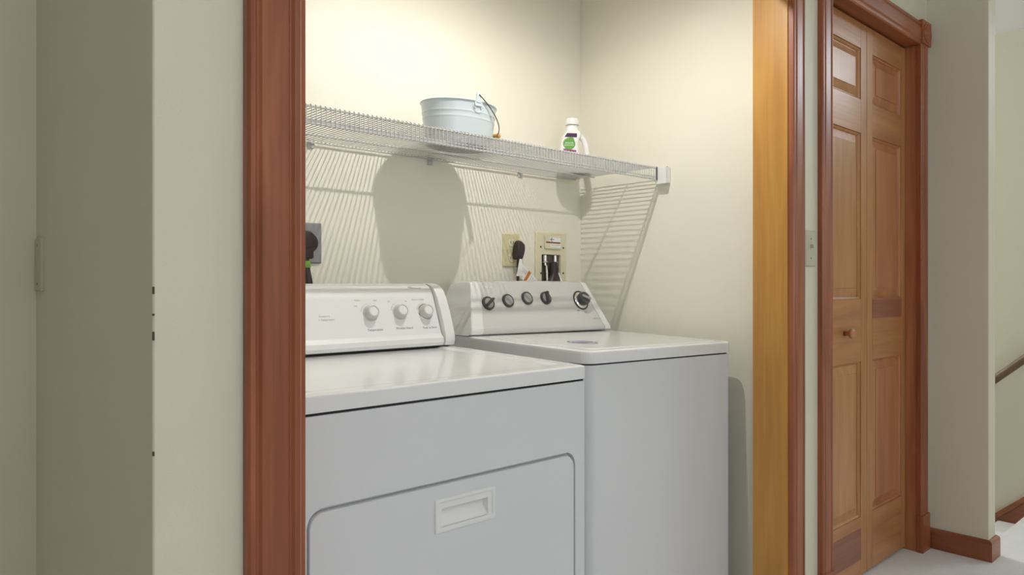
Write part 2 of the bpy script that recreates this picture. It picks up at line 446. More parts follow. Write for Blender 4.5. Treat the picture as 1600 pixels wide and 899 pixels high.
# ------------------------------------------------------------------ baseboards
bb = empty('baseboard_right', (3.28, 0.94, 0), kind='structure')
pr = [(0, 0), (0.0135, 0), (0.0135, 0.068), (0.011, 0.076), (0.004, 0.0815), (0, 0.082)]
bm = bmesh.new()
loft(bm, [[(3.2797 - a, 1.0540, z) for a, z in pr], [(3.2797 - a, 0.8307 - a, z) for a, z in pr]])
finish('baseboard_board', bm, M_casY, bb)
bm = bmesh.new()
loft(bm, [[(3.2797 - a, 0.8305 - a, z) for a, z in pr], [(3.3683 + a, 0.8305 - a, z) for a, z in pr]])
finish('baseboard_board', bm, M_casX, bb)
bm = bmesh.new()
loft(bm, [[(3.3685 + a, 0.8307 - a, z) for a, z in pr], [(3.3685 + a, 2.3, z) for a, z in pr]])
finish('baseboard_board', bm, M_casY, bb)
bs = empty('baseboard_stair', (4.6, 1.2, 0), kind='structure')
SL = 0.90
def zs_(y, z, y0=1.1): return z - SL * (y - y0)
Yp = [(0.96, 0), (3.6, 0)]
def skirt(name, za, zb, x):
    bm = bmesh.new()
    loft(bm, [[(4.5998, y, zs_(y, za)) for y in (0.98, 3.4)] + [(4.5998, y, zs_(y, zb)) for y in (3.4, 0.98)],
              [(x, y, zs_(y, za)) for y in (0.98, 3.4)] + [(x, y, zs_(y, zb)) for y in (3.4, 0.98)]])
    finish(name, bm, M_casY, bs)
skirt('skirt_board', -0.50, -0.165, 4.584)
skirt('skirt_cap', -0.163, -0.130, 4.577)
st = empty('staircase', (4.15, 1.2, -1.0), 'carpeted stair going down beyond the landing edge at right', 'stairs')
for i in range(8):
    z = -0.19 * (i + 1); y = 0.885 + 0.21 * i
    B('step', M_carpet, st, 3.706, y, z - 0.19, 4.575, y + 0.235, z, 0.01) if i == 0 else B('step', M_carpet, st, 3.706, y + 0.0255, z - 0.19, 4.575, y + 0.235, z, 0.01)

# handrail on the stair wall
hr = empty('handrail', (4.53, 1.1, 0.59), 'dark wooden handrail sloping down the stair wall at far right', 'handrail')
def rail_pt(y): return (4.535, y, 0.590 - SL * (y - 1.1))
bm = bmesh.new(); tube(bm, [rail_pt(0.90), rail_pt(1.2), rail_pt(3.2)], 0.021, 14); finish('rail', bm, M_tan, hr, smooth=40)
for y in (0.95, 1.9, 2.9):
    p = rail_pt(y); bm = bmesh.new()
    tube(bm, smoothpath([(4.599, y, p[2] - 0.07), (4.56, y, p[2] - 0.065), (4.535, y, p[2] - 0.02)], 5), 0.006, 8)
    lathe(bm, (4.5995, y, p[2] - 0.07), (-1, 0, 0), [(0.025, 0), (0.025, 0.003), (0.01, 0.006)], 16)
    finish('bracket', bm, M_steel, hr, smooth=40)

# ------------------------------------------------------------------ wall plates
def screw(parent, c, n, r=0.0032, m=M_almond):
    bm = bmesh.new(); lathe(bm, c, n, [(r, 0), (r, 0.0008), (r * 0.6, 0.0014)], 12)
    o = finish('screw', bm, m, parent, smooth=40)
    return o
def plate(parent, x0, x1, z0, z1, y, m, name='plate', t=0.005):
    bm = bmesh.new()
    loft(bm, [[(x, y, z) for x, z in rr(x0, z0, x1, z1, 0.003, 3)], [(x, y - t * 0.5, z) for x, z in rr(x0, z0, x1, z1, 0.003, 3)],
              [(x, y - t, z) for x, z in rr(x0 + 0.003, z0 + 0.003, x1 - 0.003, z1 - 0.003, 0.003, 3)]])
    return finish(name, bm, m, parent, smooth=30)

bp = empty('blank_wall_plate', (0.3055, 1.825, 1.118), 'beige blank wall plate with two screws in the left recess', 'wall plate')
bm = bmesh.new()
loft(bm, [[(0.3058, y, z) for y, z in rr(1.790, 1.062, 1.860, 1.176, 0.003, 3)], [(0.3025, y, z) for y, z in rr(1.790, 1.062, 1.860, 1.176, 0.003, 3)],
          [(0.300, y, z) for y, z in rr(1.793, 1.065, 1.857, 1.173, 0.003, 3)]])
finish('plate', bm, M_almond, bp, smooth=30)
for z in (1.078, 1.160): screw(bp, (0.300, 1.825, z), (-1, 0, 0), m=M_ink)

sw = empty('light_switch', (2.238, 1.054, 1.190), 'ivory light switch on the wall strip between the two wooden door frames', 'light switch')
plate(sw, 2.205, 2.2740, 1.134, 1.247, 1.0549, M_almond)
for z in (1.160, 1.221): screw(sw, (2.2395, 1.050, z), (0, -1, 0), m=M_ink)
B('toggle', M_almond, sw, 2.2355, 1.040, 1.192, 2.2435, 1.0505, 1.204, 0.001)

# dryer outlet
o1 = empty('dryer_outlet', (0.984, 1.95, 1.14), 'grey metal high-voltage outlet on the wall behind the dryer', 'outlet')
plate(o1, 0.942, 1.026, 1.139, 1.256, 1.9499, M_greyplate, t=0.007)
bm = bmesh.new(); lathe(bm, (0.984, 1.943, 1.198), (0, -1, 0), [(0.029, 0), (0.029, 0.002), (0.026, 0.003)], 24); finish('receptacle', bm, M_plug, o1, smooth=40)
# washer outlet + cord with tag
o2 = empty('wall_outlet', (1.781, 1.95, 1.142), 'ivory wall outlet left of the washer water box', 'outlet')
plate(o2, 1.740, 1.8215, 1.1415, 1.2625, 1.9499, M_ivory, t=0.006)
for z in (1.172, 1.228):
    bm = bmesh.new(); loft(bm, [[(x, 1.9440, zz) for x, zz in rr(1.764, z - 0.014, 1.798, z + 0.014, 0.010, 4)], [(x, 1.9425, zz) for x, zz in rr(1.765, z - 0.013, 1.797, z + 0.013, 0.009, 4)]])
    rc = finish('socket', bm, M_ivory2, o2, smooth=30)
    bm = bmesh.new(); box(bm, 1.773, 1.9418, z - 0.002, 1.775, 1.9430, z + 0.007); box(bm, 1.786, 1.9418, z - 0.002, 1.788, 1.9430, z + 0.007)
    finish('slot', bm, M_black, rc)
def sheet(name, pts, y, m, parent, t=0.0006):
    bm = bmesh.new(); loft(bm, [[(x, y, z) for x, z in pts], [(x, y + t, z) for x, z in pts]])
    return finish(name, bm, m, parent)
# washer water box
wb = empty('washer_outlet_box', (1.985, 1.95, 1.02), 'ivory washer water supply box in the wall above the washer console', 'outlet box')
bm = bmesh.new()
K = 3
loft(bm, [[(x, 1.9499, z) for x, z in rr(1.901, 1.020, 2.068, 1.278, 0.004, K)], [(x, 1.944, z) for x, z in rr(1.901, 1.020, 2.068, 1.278, 0.004, K)],
          [(x, 1.941, z) for x, z in rr(1.905, 1.024, 2.064, 1.274, 0.004, K)], [(x, 1.941, z) for x, z in rr(1.930, 1.045, 2.033, 1.192, 0.004, K)],
          [(x, 1.9499, z) for x, z in rr(1.931, 1.046, 2.032, 1.191, 0.004, K)]], False, False)
finish('face_plate', bm, M_ivory2, wb, smooth=30)
bm = bmesh.new()
loft(bm, [[(x, 1.9490, z) for x, z in rr(1.9305, 1.0455, 2.0325, 1.1915, 0.004, K)], [(x, 1.9480, z) for x, z in rr(1.9325, 1.0475, 2.0305, 1.1895, 0.004, K)]])
finish('recess', bm, M_hole, wb)
lb = B('label_holder', M_ivory2, wb, 1.944, 1.935, 1.213, 2.030, 1.9408, 1.264, 0.003)
sheet('paper_label', [(1.968, 1.240), (2.026, 1.240), (2.026, 1.257), (1.968, 1.257)], 1.9344, M_white, lb)
text('\u2190', 0.026, (1.980, 1.9340, 1.2485), (0, -1, 0), M_black, lb, name='arrow_print')
sheet('red_stripe', [(1.948, 1.2355), (2.024, 1.2350), (2.024, 1.2395), (1.948, 1.2405)], 1.9342, M_red, lb)
sheet('paper_label', [(1.970, 1.219), (2.026, 1.219), (2.026, 1.231), (1.970, 1.231)], 1.9344, M_white, lb)
bm = bmesh.new(); box(bm, 1.976, 1.9338, 1.2265, 2.020, 1.9343, 1.2275); finish('print_line', bm, M_ink, lb)
for x, z in ((1.925, 1.220), (2.048, 1.2195), (1.926, 1.1205), (2.048, 1.1215)): screw(wb, (x, 1.941, z), (0, -1, 0), 0.0038, M_plug)
for x in (1.944, 1.998):
    bm = bmesh.new(); tube(bm, [(x, 1.938, 1.1885), (x, 1.938, 1.165)], 0.0075, 14); tube(bm, [(x, 1.936, 1.17), (x, 1.936, 1.150)], 0.0055, 12)
    box(bm, x - 0.009, 1.930, 1.160, x + 0.009, 1.944, 1.166, 0.001)
    finish('valve', bm, M_chrome, wb, smooth=40)
# ------------------------------------------------------------------ wire shelf
ws = empty('wire_shelf', (1.3, 1.75, 1.495), 'long white wire shelf with a turned-down front lip above the washer and dryer', 'shelf')
ZD = 1.4935; YL = 1.5545; ZL = 1.4515; XA, XB = 0.474, 2.118
NW = 130; DX = (XB - XA - 0.006) / (NW - 1)
bm = bmesh.new()
for i in range(NW):
    x = XA + 0.003 + DX * i
    tube(bm, [(x, 1.943, ZD), (x, YL + 0.012, ZD), (x, YL + 0.004, ZD + 0.0022), (x, YL, ZD - 0.001), (x, YL, ZL - 0.004)], 0.00145, 6)
finish('deck_wires', bm, M_wire, ws, smooth=True, kind='stuff')
for y, z, r in ((YL + 0.0035, ZD - 0.0022, 0.0027), (YL + 0.0030, ZL, 0.0030), (1.692, ZD - 0.0048, 0.0031), (1.842, ZD - 0.0046, 0.0028), (1.940, ZD - 0.0044, 0.0026), (YL + 0.0030, ZL + 0.0085, 0.0022)):
    bm = bmesh.new(); tube(bm, [(XA, y, z), (XB, y, z)], r, 8); finish('rod', bm, M_wire, ws, smooth=True)
for x in (0.62, 0.9935, 1.4196, 1.8239):
    bm = bmesh.new()
    box(bm, x - 0.010, 1.9445, 1.4720, x + 0.010, 1.9499, 1.500, 0.002)
    box(bm, x - 0.006, 1.933, 1.4840, x + 0.006, 1.946, 1.4870, 0.001)
    lathe(bm, (x, 1.9450, 1.4785), (0, -1, 0), [(0.005, 0), (0.004, 0.002)], 12)
    finish('wall_clip', bm, M_wire, ws, smooth=40)
eb = B('end_bracket', M_wplast, ws, 2.1285, 1.520, 1.4365, 2.1569, 1.553, 1.4945, 0.003)
B('bracket_flange', M_wplast, eb, 2.1230, 1.516, 1.4345, 2.1250, 1.562, 1.4930, 0.0008)
B('bracket_tongue', M_wplast, eb, 2.1240, 1.540, 1.4390, 2.1295, 1.553, 1.4440, 0.001)
B('end_rod', M_dkgrey, ws, 2.1175, 1.5505, 1.4480, 2.1205, 1.5545, 1.4955, 0.001)
for y, z in ((1.526, 1.4945), (1.548, 1.4945)):
    bm = bmesh.new(); lathe(bm, (2.143 , y, z), (0, 0, 1), [(0.0035, 0), (0.0035, 0.0015), (0.002, 0.002)], 12, up=(0, 1, 0)); finish('screw', bm, M_dkgrey, eb, smooth=40)

# ------------------------------------------------------------------ closet ceiling lamp, added hall fill lamps
cl = empty('closet_lamp', (1.38, 1.27, CEIL), 'small white closet ceiling lamp with an added shade that dims the upper wall', 'lamp')
bm = bmesh.new(); lathe(bm, (1.38, 1.27, CEIL - 0.0005), (0, 0, -1), [(0.050, 0), (0.050, 0.012), (0.020, 0.022), (0.018, 0.115)], 28, up=(0, 1, 0)); finish('lamp_holder', bm, M_wplast, cl, smooth=40)
bm = bmesh.new(); lathe(bm, (1.38, 1.27, CEIL - 0.115), (0, 0, -1), [(0.022, 0), (0.045, 0.02), (0.062, 0.06), (0.066, 0.115), (0.063, 0.115), (0.058, 0.06), (0.040, 0.024), (0.018, 0.006)], 32, up=(0, 1, 0)); finish('added_lamp_shade', bm, M_wplast, cl, smooth=40)  # invented shade, goes with the added dimming of the upper wall
bm = bmesh.new(); lathe(bm, (1.38, 1.27, CEIL - 0.125), (0, 0, -1), [(0.013, 0), (0.014, 0.03), (0.026, 0.07), (0.024, 0.095), (0.010, 0.108)], 20, up=(0, 1, 0)); finish('bulb', bm, M_glow, cl, smooth=True)
for lx, ly, lab in ((-0.2, -0.5, 'added round flush fill lamp in the hall, nearest the left recess'), (2.5, -1.3, 'added round flush fill lamp in the hall, facing the bifold door')):
    hl = empty('hall_fill_lamp', (lx, ly, CEIL), lab, 'lamp')  # invented fixtures for the added fill lights
    bm = bmesh.new(); lathe(bm, (lx, ly, CEIL - 0.0005), (0, 0, -1), [(0.15, 0), (0.15, 0.012), (0.13, 0.02), (0.05, 0.024)], 32, up=(0, 1, 0)); finish('lamp_base', bm, M_wplast, hl, smooth=40)

# ------------------------------------------------------------------ DRYER
dr = empty('clothes_dryer', (0.9165, 1.47, 0), 'white dryer with pale round knobs and a pull-down door, left of the washer', 'dryer')
DX0, DX1, DYF, DYB = 0.5480, 1.2850, 1.147, 1.800
B('cabinet', M_enamshade, dr, DX0, DYF + 0.0125, 0.012, DX1, DYB, 0.8505, 0.003)
bm = bmesh.new()
o_ = lambda y, i: [(x, y, z) for x, z in rr(DX0 + i, 0.012 + i, DX1 - i, 0.8505 - i, 0.006, 8)]
n_ = lambda y, i: [(x, y, z) for x, z in rr(0.5790 - i, 0.170 - i, 1.2510 + i, 0.6880 + i, 0.032, 8)]
loft(bm, [o_(DYF + 0.0122, 0), o_(DYF + 0.004, 0), o_(DYF + 0.001, 0.0015), o_(DYF, 0.004), n_(DYF, 0.003), n_(DYF + 0.0015, 0.001), n_(DYF + 0.0122, 0)], False, False)
finish('front_panel', bm, M_enamshade, dr, smooth=35)
# door, with a pull pocket
bm = bmesh.new()
O = lambda y, i: [(x, y, z) for x, z in rr(0.5822 + i, 0.174 + i, 1.2480 - i, 0.6825 - i, 0.029, 8)]
HX0, HX1, HZ0, HZ1 = 0.8457, 1.0025, 0.5870, 0.6555
Hh = lambda y, i, r=0.004: [(x, y, z) for x, z in rr(HX0 + i, HZ0 + i, HX1 - i, HZ1 - i, r, 8)]
loft(bm, [O(DYF + 0.0118, 0), O(DYF + 0.0040, 0), O(DYF + 0.0012, 0.0012), O(DYF + 0.0002, 0.004), Hh(DYF + 0.0002, 0.006), Hh(DYF + 0.0118, 0.006)], False, False)
dd = finish('door', bm, M_enamshade, dr, smooth=35)
bm = bmesh.new()
def hole(y, x0, z0, x1, z1, r): return [(x, y, z) for x, z in rr(x0, z0, x1, z1, r, 8)]
loft(bm, [Hh(DYF + 0.0004, 0), Hh(DYF - 0.0022, 0.0015), Hh(DYF - 0.0030, 0.004), Hh(DYF - 0.0028, 0.007), Hh(DYF - 0.0005, 0.0095), Hh(DYF - 0.0005, 0.0125),
          hole(DYF - 0.0005, 0.8625, 0.5990, 0.9835, 0.6350, 0.003), hole(DYF + 0.0010, 0.8635, 0.6000, 0.9825, 0.6340, 0.003), hole(DYF + 0.0115, 0.8675, 0.6180, 0.9785, 0.6330, 0.003)], False, True)
finish('door_pull', bm, M_wplast, dd, smooth=35)
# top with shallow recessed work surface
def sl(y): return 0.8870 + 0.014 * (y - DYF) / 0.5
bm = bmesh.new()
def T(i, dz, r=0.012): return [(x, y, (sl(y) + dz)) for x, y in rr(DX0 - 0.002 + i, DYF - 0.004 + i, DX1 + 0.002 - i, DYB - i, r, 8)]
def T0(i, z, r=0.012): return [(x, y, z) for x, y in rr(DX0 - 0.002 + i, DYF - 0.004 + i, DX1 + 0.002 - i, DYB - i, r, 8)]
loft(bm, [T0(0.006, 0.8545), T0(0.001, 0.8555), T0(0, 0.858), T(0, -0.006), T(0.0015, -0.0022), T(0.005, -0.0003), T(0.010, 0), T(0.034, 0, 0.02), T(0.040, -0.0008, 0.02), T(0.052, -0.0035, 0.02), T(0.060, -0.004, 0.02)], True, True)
finish('top_panel', bm, M_enamlit, dr, smooth=35)
bm = bmesh.new(); prism(bm, [(DX0 + 0.004, DYF + 0.003), (DX1 - 0.004, DYF + 0.003), (DX1 - 0.004, DYB - 0.01), (DX0 + 0.004, DYB - 0.01)], 'Z', 0.8495, 0.8560); finish('shadow_gap', bm, M_black, dr)
for x in (DX0 + 0.05, DX1 - 0.05):
    for y in (DYF + 0.06, DYB - 0.06):
        bm = bmesh.new(); lathe(bm, (x, y, 0), (0, 0, 1), [(0.02, 0), (0.02, 0.008), (0.009, 0.010), (0.009, 0.02)], 14, up=(0, 1, 0)); finish('foot', bm, M_dkgrey, dr, smooth=40)
# console
PD = [(1.6640, 0.9030), (1.6510, 0.9060), (1.6465, 0.9150), (1.6480, 0.9270), (1.6580, 0.9360), (1.6600, 0.9400), (1.6975, 1.0380), (1.7020, 1.0465), (1.7075, 1.0560), (1.7065, 1.0590), (1.7240, 1.0735), (1.7400, 1.0785), (1.7600, 1.0790), (1.7960, 1.0740), (1.7980, 0.9030)]
bm = bmesh.new(); prism(bm, PD, 'X', DX0 + 0.008, 1.2480); con = finish('console', bm, M_wplast, dr, smooth=25)
def scaled(P, g): 
    cy, cz = 1.74, 0.98
    return [(cy + (y - cy) * (1 + g), 0.9030 if z <= 0.9031 else cz + (z - cz) * (1 + g * 0.55)) for y, z in P]
PC = [(1.6600, 0.9030), (1.6440, 0.9060), (1.6400, 0.9160), (1.6400, 0.9300), (1.6490, 0.9600), (1.6660, 1.0050), (1.6820, 1.0400), (1.6950, 1.0600), (1.7120, 1.0740), (1.7350, 1.0800), (1.7600, 1.0805), (1.7965, 1.0760), (1.7985, 0.9030)]
bm = bmesh.new()
def CR(x, g): return [(x, y, z) for y, z in scaled(PC, g)]
loft(bm, [CR(1.2510, -0.10), CR(1.2515, -0.02), CR(1.2545, 0.0), CR(1.2770, 0.0), CR(1.2825, -0.012), CR(1.2850, -0.05)])
finish('end_cap', bm, M_wplast, dr, smooth=35)
bm = bmesh.new(); loft(bm, [CR(DX0 + 0.0075, -0.10), CR(DX0 + 0.0070, 0.0), CR(DX0 + 0.002, 0.0), CR(DX0, -0.05)]); finish('end_cap', bm, M_wplast, dr, smooth=35)
bm = bmesh.new(); prism(bm, [(1.665, 0.8965), (1.790, 0.8985), (1.790, 0.9040), (1.665, 0.9040)], 'X', DX0 + 0.01, 1.279); finish('console_gap', bm, M_black, dr)
nD = Vector((0, -(1.0380 - 0.9400), (1.6975 - 1.6600))).normalized(); upD = Vector((0, 0, 1))
def faceD(z): return 1.6600 + (z - 0.9400) * (0.0375 / 0.098)
for x, z, lab, style in ((1.0300, 1.0000, 'Temperature', 0), (1.1230, 1.0010, 'Wrinkle Guard', 0), (1.2080, 0.9995, 'Push to Start', 1)):
    c = Vector((x, faceD(z), z)); kn_m = M_kplast
    bm = bmesh.new()
    if style: lathe(bm, c, nD, [(0.0245, -0.001), (0.0245, 0.002), (0.023, 0.0035), (0.018, 0.0035)], 32)
    else: lathe(bm, c, nD, [(0.0225, -0.001), (0.0225, 0.0015), (0.021, 0.002)], 32)
    dl = finish('dial_ring', bm, M_chrome if style else M_kplast, con, smooth=35)
    bm = bmesh.new(); lathe(bm, c, nD, [(0.0195, 0.0015), (0.0195, 0.005), (0.0175, 0.016), (0.0160, 0.020), (0.0145, 0.0205), (0.0130, 0.0185)], 32)
    k = finish('knob', bm, kn_m, con, smooth=35)
    bm = bmesh.new(); lathe(bm, c + nD * 0.0186, nD, [(0.0128, -0.001), (0.0122, 0.0008), (0.006, 0.0014)], 28); finish('knob', bm, M_wplast, con, smooth=35)
    zl = z - 0.0435
    text(lab, 0.0088, Vector((x + 0.005, faceD(zl), zl)) + nD * 0.0002, nD, M_ink, con)
    # arc print left above the knob
    bm = bmesh.new(); fr = frame(c + nD * 0.0003, nD); pts = []
    for i in range(13):
        a = math.radians(95 + i * 6); pts.append(fr @ Vector((0.0275 * math.cos(a), 0.0275 * math.sin(a), 0)))
    tube(bm, pts, [0.0003 + 0.0007 * i / 12 for i in range(13)], 5); finish('print_arc', bm, M_kplast, con)
for s, x, z in (('Medium', 0.998, 1.0345), ('Low', 0.990, 1.020), ('High', 1.052, 1.034), ('Off', 1.094, 1.030), ('On', 1.150, 1.030), ('PUSH TO START', 1.192, 1.034)):
    text(s, 0.0056, Vector((x, faceD(z), z)) + nD * 0.0002, nD, M_inkl, con)
text('Accessory', 0.0072, Vector((0.894, faceD(0.996), 0.996)) + nD * 0.0002, nD, M_inkl, con)
text('+ Temperature', 0.0072, Vector((0.899, faceD(0.987), 0.987)) + nD * 0.0002, nD, M_inkl, con)
yl = lambda z: 1.7065 + (z - 1.0590) * (0.0175 / 0.0145)
nT = Vector((0, -0.0145, 0.0175)).normalized()
text('Whirlpool', 0.0085, Vector((1.197, yl(1.0665), 1.0665)) + nT * 0.0002, nT, M_inkl, con)
bm = bmesh.new(); fr = frame(Vector((1.181, yl(1.0692), 1.0692)) + nT * 0.0004, nT)
tube(bm, [fr @ Vector((0.0075 * math.cos(a), 0.0022 * math.sin(a), 0)) for a in [i * PI / 10 for i in range(21)]], 0.0005, 5); finish('logo_ring', bm, M_kplast, con)

bm = bmesh.new(); tube(bm, smoothpath([(0.964, 1.922, 1.155), (0.966, 1.920, 1.12), (0.973, 1.915, 1.07), (0.978, 1.910, 0.98), (0.98, 1.87, 0.80)], 6), 0.0105, 10)
dc = finish('power_cord', bm, M_plug, dr, smooth=True); dc['label'] = 'dark power cord hanging from the grey outlet'
bm = bmesh.new()
lathe(bm, (0.964, 1.9395, 1.200), (0, -1, 0), [(0.030, 0.0), (0.032, 0.004), (0.032, 0.020), (0.028, 0.030), (0.012, 0.034)], 28)
box(bm, 0.946, 1.908, 1.150, 0.984, 1.936, 1.198, 0.006)
finish('plug', bm, M_plug, dc, smooth=40)
bm = bmesh.new(); lathe(bm, (0.9655, 1.921, 1.125), (0, 0, 1), [(0.0118, 0), (0.0122, 0.001), (0.0122, 0.018), (0.0118, 0.019)], 16, up=(0, 1, 0))
finish('green_tape', bm, M_greentag, dc, smooth=40)


# ------------------------------------------------------------------ WASHER
wa = empty('washing_machine', (1.745, 1.55, 0), 'white top-loading washer with dark grey knobs beside the right closet wall', 'washing machine')
WX0, WX1, WYF, WYB = 1.3980, 2.0900, 1.2370, 1.9000
bm = bmesh.new()
wr = lambda z, i, r=0.030: [(x, y, z) for x, y in rr(WX0 + i, WYF + i, WX1 - i, WYB - i, r - i * 0.5, 8)]
def wroll(x): return -0.011 * (x - WX0) / (WX1 - WX0)
def wtop(x, y): return 0.9065 + wroll(x) + 0.013 * (y - WYF) / 0.475
loft(bm, [wr(0.015, 0.004), wr(0.022, 0.001)] + [[(x, y, 0.866 + wroll(x)) for x, y, _ in wr(0, 0.001)], [(x, y, 0.8680 + wroll(x)) for x, y, _ in wr(0, 0.003)]])
finish('cabinet', bm, M_enamshade, wa, smooth=35)
bm = bmesh.new(); loft(bm, [[(x, y, 0.8660 + wroll(x)) for x, y, _ in wr(0, 0.006)], [(x, y, 0.8740 + wroll(x)) for x, y, _ in wr(0, 0.006)]]); finish('shadow_gap', bm, M_black, wa)
bm = bmesh.new()
def WT(i, dz, r=0.030): return [(x, y, wtop(x, y) + dz) for x, y, _ in wr(0, i, r)]
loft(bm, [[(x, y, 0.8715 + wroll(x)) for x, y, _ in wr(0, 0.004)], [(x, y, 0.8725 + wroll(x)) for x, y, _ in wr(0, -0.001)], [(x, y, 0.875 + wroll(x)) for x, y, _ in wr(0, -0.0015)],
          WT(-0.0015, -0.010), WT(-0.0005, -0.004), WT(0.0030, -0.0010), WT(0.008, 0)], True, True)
finish('top_panel', bm, M_enamlit, wa, smooth=35)
bm = bmesh.new()
def WLd(i, dz, r=0.02): return [(x, y, wtop(x, y) + dz) for x, y in rr(WX0 + 0.045 + i, WYF + 0.030 + i, WX1 - 0.045 - i, 1.690 - i, r, 8)]
loft(bm, [WLd(-0.001, -0.001), WLd(0, 0.0006), WLd(0.002, 0.0014), WLd(0.006, 0.0016), WLd(0.030, 0.0016), WLd(0.045, 0.0016)], True, True)
lid = finish('lid', bm, M_enamlit, wa, smooth=35)
zc = wtop(1.567, 1.409) + 0.0019
nL = Vector((0.0159, -0.013 / 0.475, 1)).normalized()
def disc(name, r0, r1, m, h, parent=None, sx=1.0):
    bm = bmesh.new(); fr = frame((1.567, 1.409, zc + h), nL, up=(0, 1, 0)); n = 40
    if r0 > 0:
        loft(bm, [[fr @ Vector((r * math.cos(2 * PI * k / n) * sx, r * math.sin(2 * PI * k / n), d)) for k in range(n)] for r, d in ((r1, 0), (r1, 0.0003), (r0, 0.0003), (r0, 0))] , False, False)
    else:
        loft(bm, [[fr @ Vector((r1 * math.cos(2 * PI * k / n) * sx, r1 * math.sin(2 * PI * k / n), d)) for k in range(n)] for d in (0, 0.0003)])
    return finish(name, bm, m, parent)
stk = disc('lid_sticker', 0, 0.046, M_white, 0, wa)
disc('sticker_ring', 0.038, 0.0450, M_blueink, 0.0003, stk)
bm = bmesh.new(); fr = frame((1.567, 1.409, zc + 0.0003), nL, up=(0, 1, 0))
pts = [fr @ Vector((x, y, 0)) for x, y in rr(-0.031, -0.024, 0.031, 0.024, 0.014, 4)]
loft(bm, [pts, [p + nL * 0.0003 for p in pts]]); finish('sticker_band', bm, M_blueink, stk)
bm = bmesh.new()
for dy in (-0.009, 0, 0.009):
    for k in range(9):
        x0 = -0.025 + k * 0.0056
        q = [fr @ Vector((x0 + a, dy + b, 0.0003)) for a, b in ((0, -0.0014), (0.0038, -0.0014), (0.0038, 0.0014), (0, 0.0014))]
        loft(bm, [q, [p + nL * 0.0003 for p in q]])
finish('sticker_print', bm, M_white, stk)
for x in (WX0 + 0.05, WX1 - 0.05):
    for y in (WYF + 0.06, WYB - 0.06):
        bm = bmesh.new(); lathe(bm, (x, y, 0), (0, 0, 1), [(0.02, 0), (0.02, 0.008), (0.009, 0.010), (0.009, 0.03)], 14, up=(0, 1, 0)); finish('foot', bm, M_dkgrey, wa, smooth=40)
# console: tapered, bowed top
ZB = 0.9155
PW = [(1.7200, 0.0), (1.7115, 0.004), (1.7090, 0.012), (1.7110, 0.022), (1.7145, 0.026), (1.7705, 0.160), (1.7745, 0.1665), (1.7830, 0.170), (1.8200, 0.1690), (1.8700, 0.161), (1.8800, 0.152), (1.8850, 0.0)]
def cw(u, y, h, g=0.0):
    t = h / 0.17
    half = 0.331 * (1 - 0.185 * t); xc = 1.7275 - 0.009 * t
    arch = 0.0045 * (1 - u * u) * t - 0.004 * t * (u + 1) / 2 * 0
    roll = -0.008 * (u + 1) / 2 * (1 - t) 
    return (xc + u * half, y, ZB + h + arch + roll + 0.005 * (1 - t))
def wconsole(name, us, m, grow, parent, inset_ends=False):
    bm = bmesh.new(); rings = []
    for u, g in us:
        rings.append([cw(u, 1.80 + (y - 1.80) * (1 + g), h * (1 + g * 0.25)) for y, h in PW])
    loft(bm, rings); return finish(name, bm, m, parent, smooth=30)
U0, U1 = -0.862, 0.895
wcn = wconsole('console', [(U0 + (U1 - U0) * i / 12, 0) for i in range(13)], M_silver, 0, wa)
wconsole('end_cap', [(U0 - 0.001, 0.03), (U0 - 0.02, 0.03), (-0.975, 0.03), (-0.993, 0.015), (-1.0, -0.02)], M_wplast, 0, wa)
wconsole('end_cap', [(U1 + 0.001, 0.03), (U1 + 0.02, 0.03), (0.975, 0.03), (0.993, 0.015), (1.0, -0.02)], M_wplast, 0, wa)
wconsole('console_base', [(-0.985, -0.02), (0.985, -0.02)], M_black, 0, wa).scale = (1, 1, 1)
nW = Vector((0, -(0.134), 0.056)).normalized()
def faceW(z): return 1.7145 + (z - (ZB + 0.026)) * (0.056 / 0.134) 
def atW(x, z): return Vector((x, faceW(z), z))
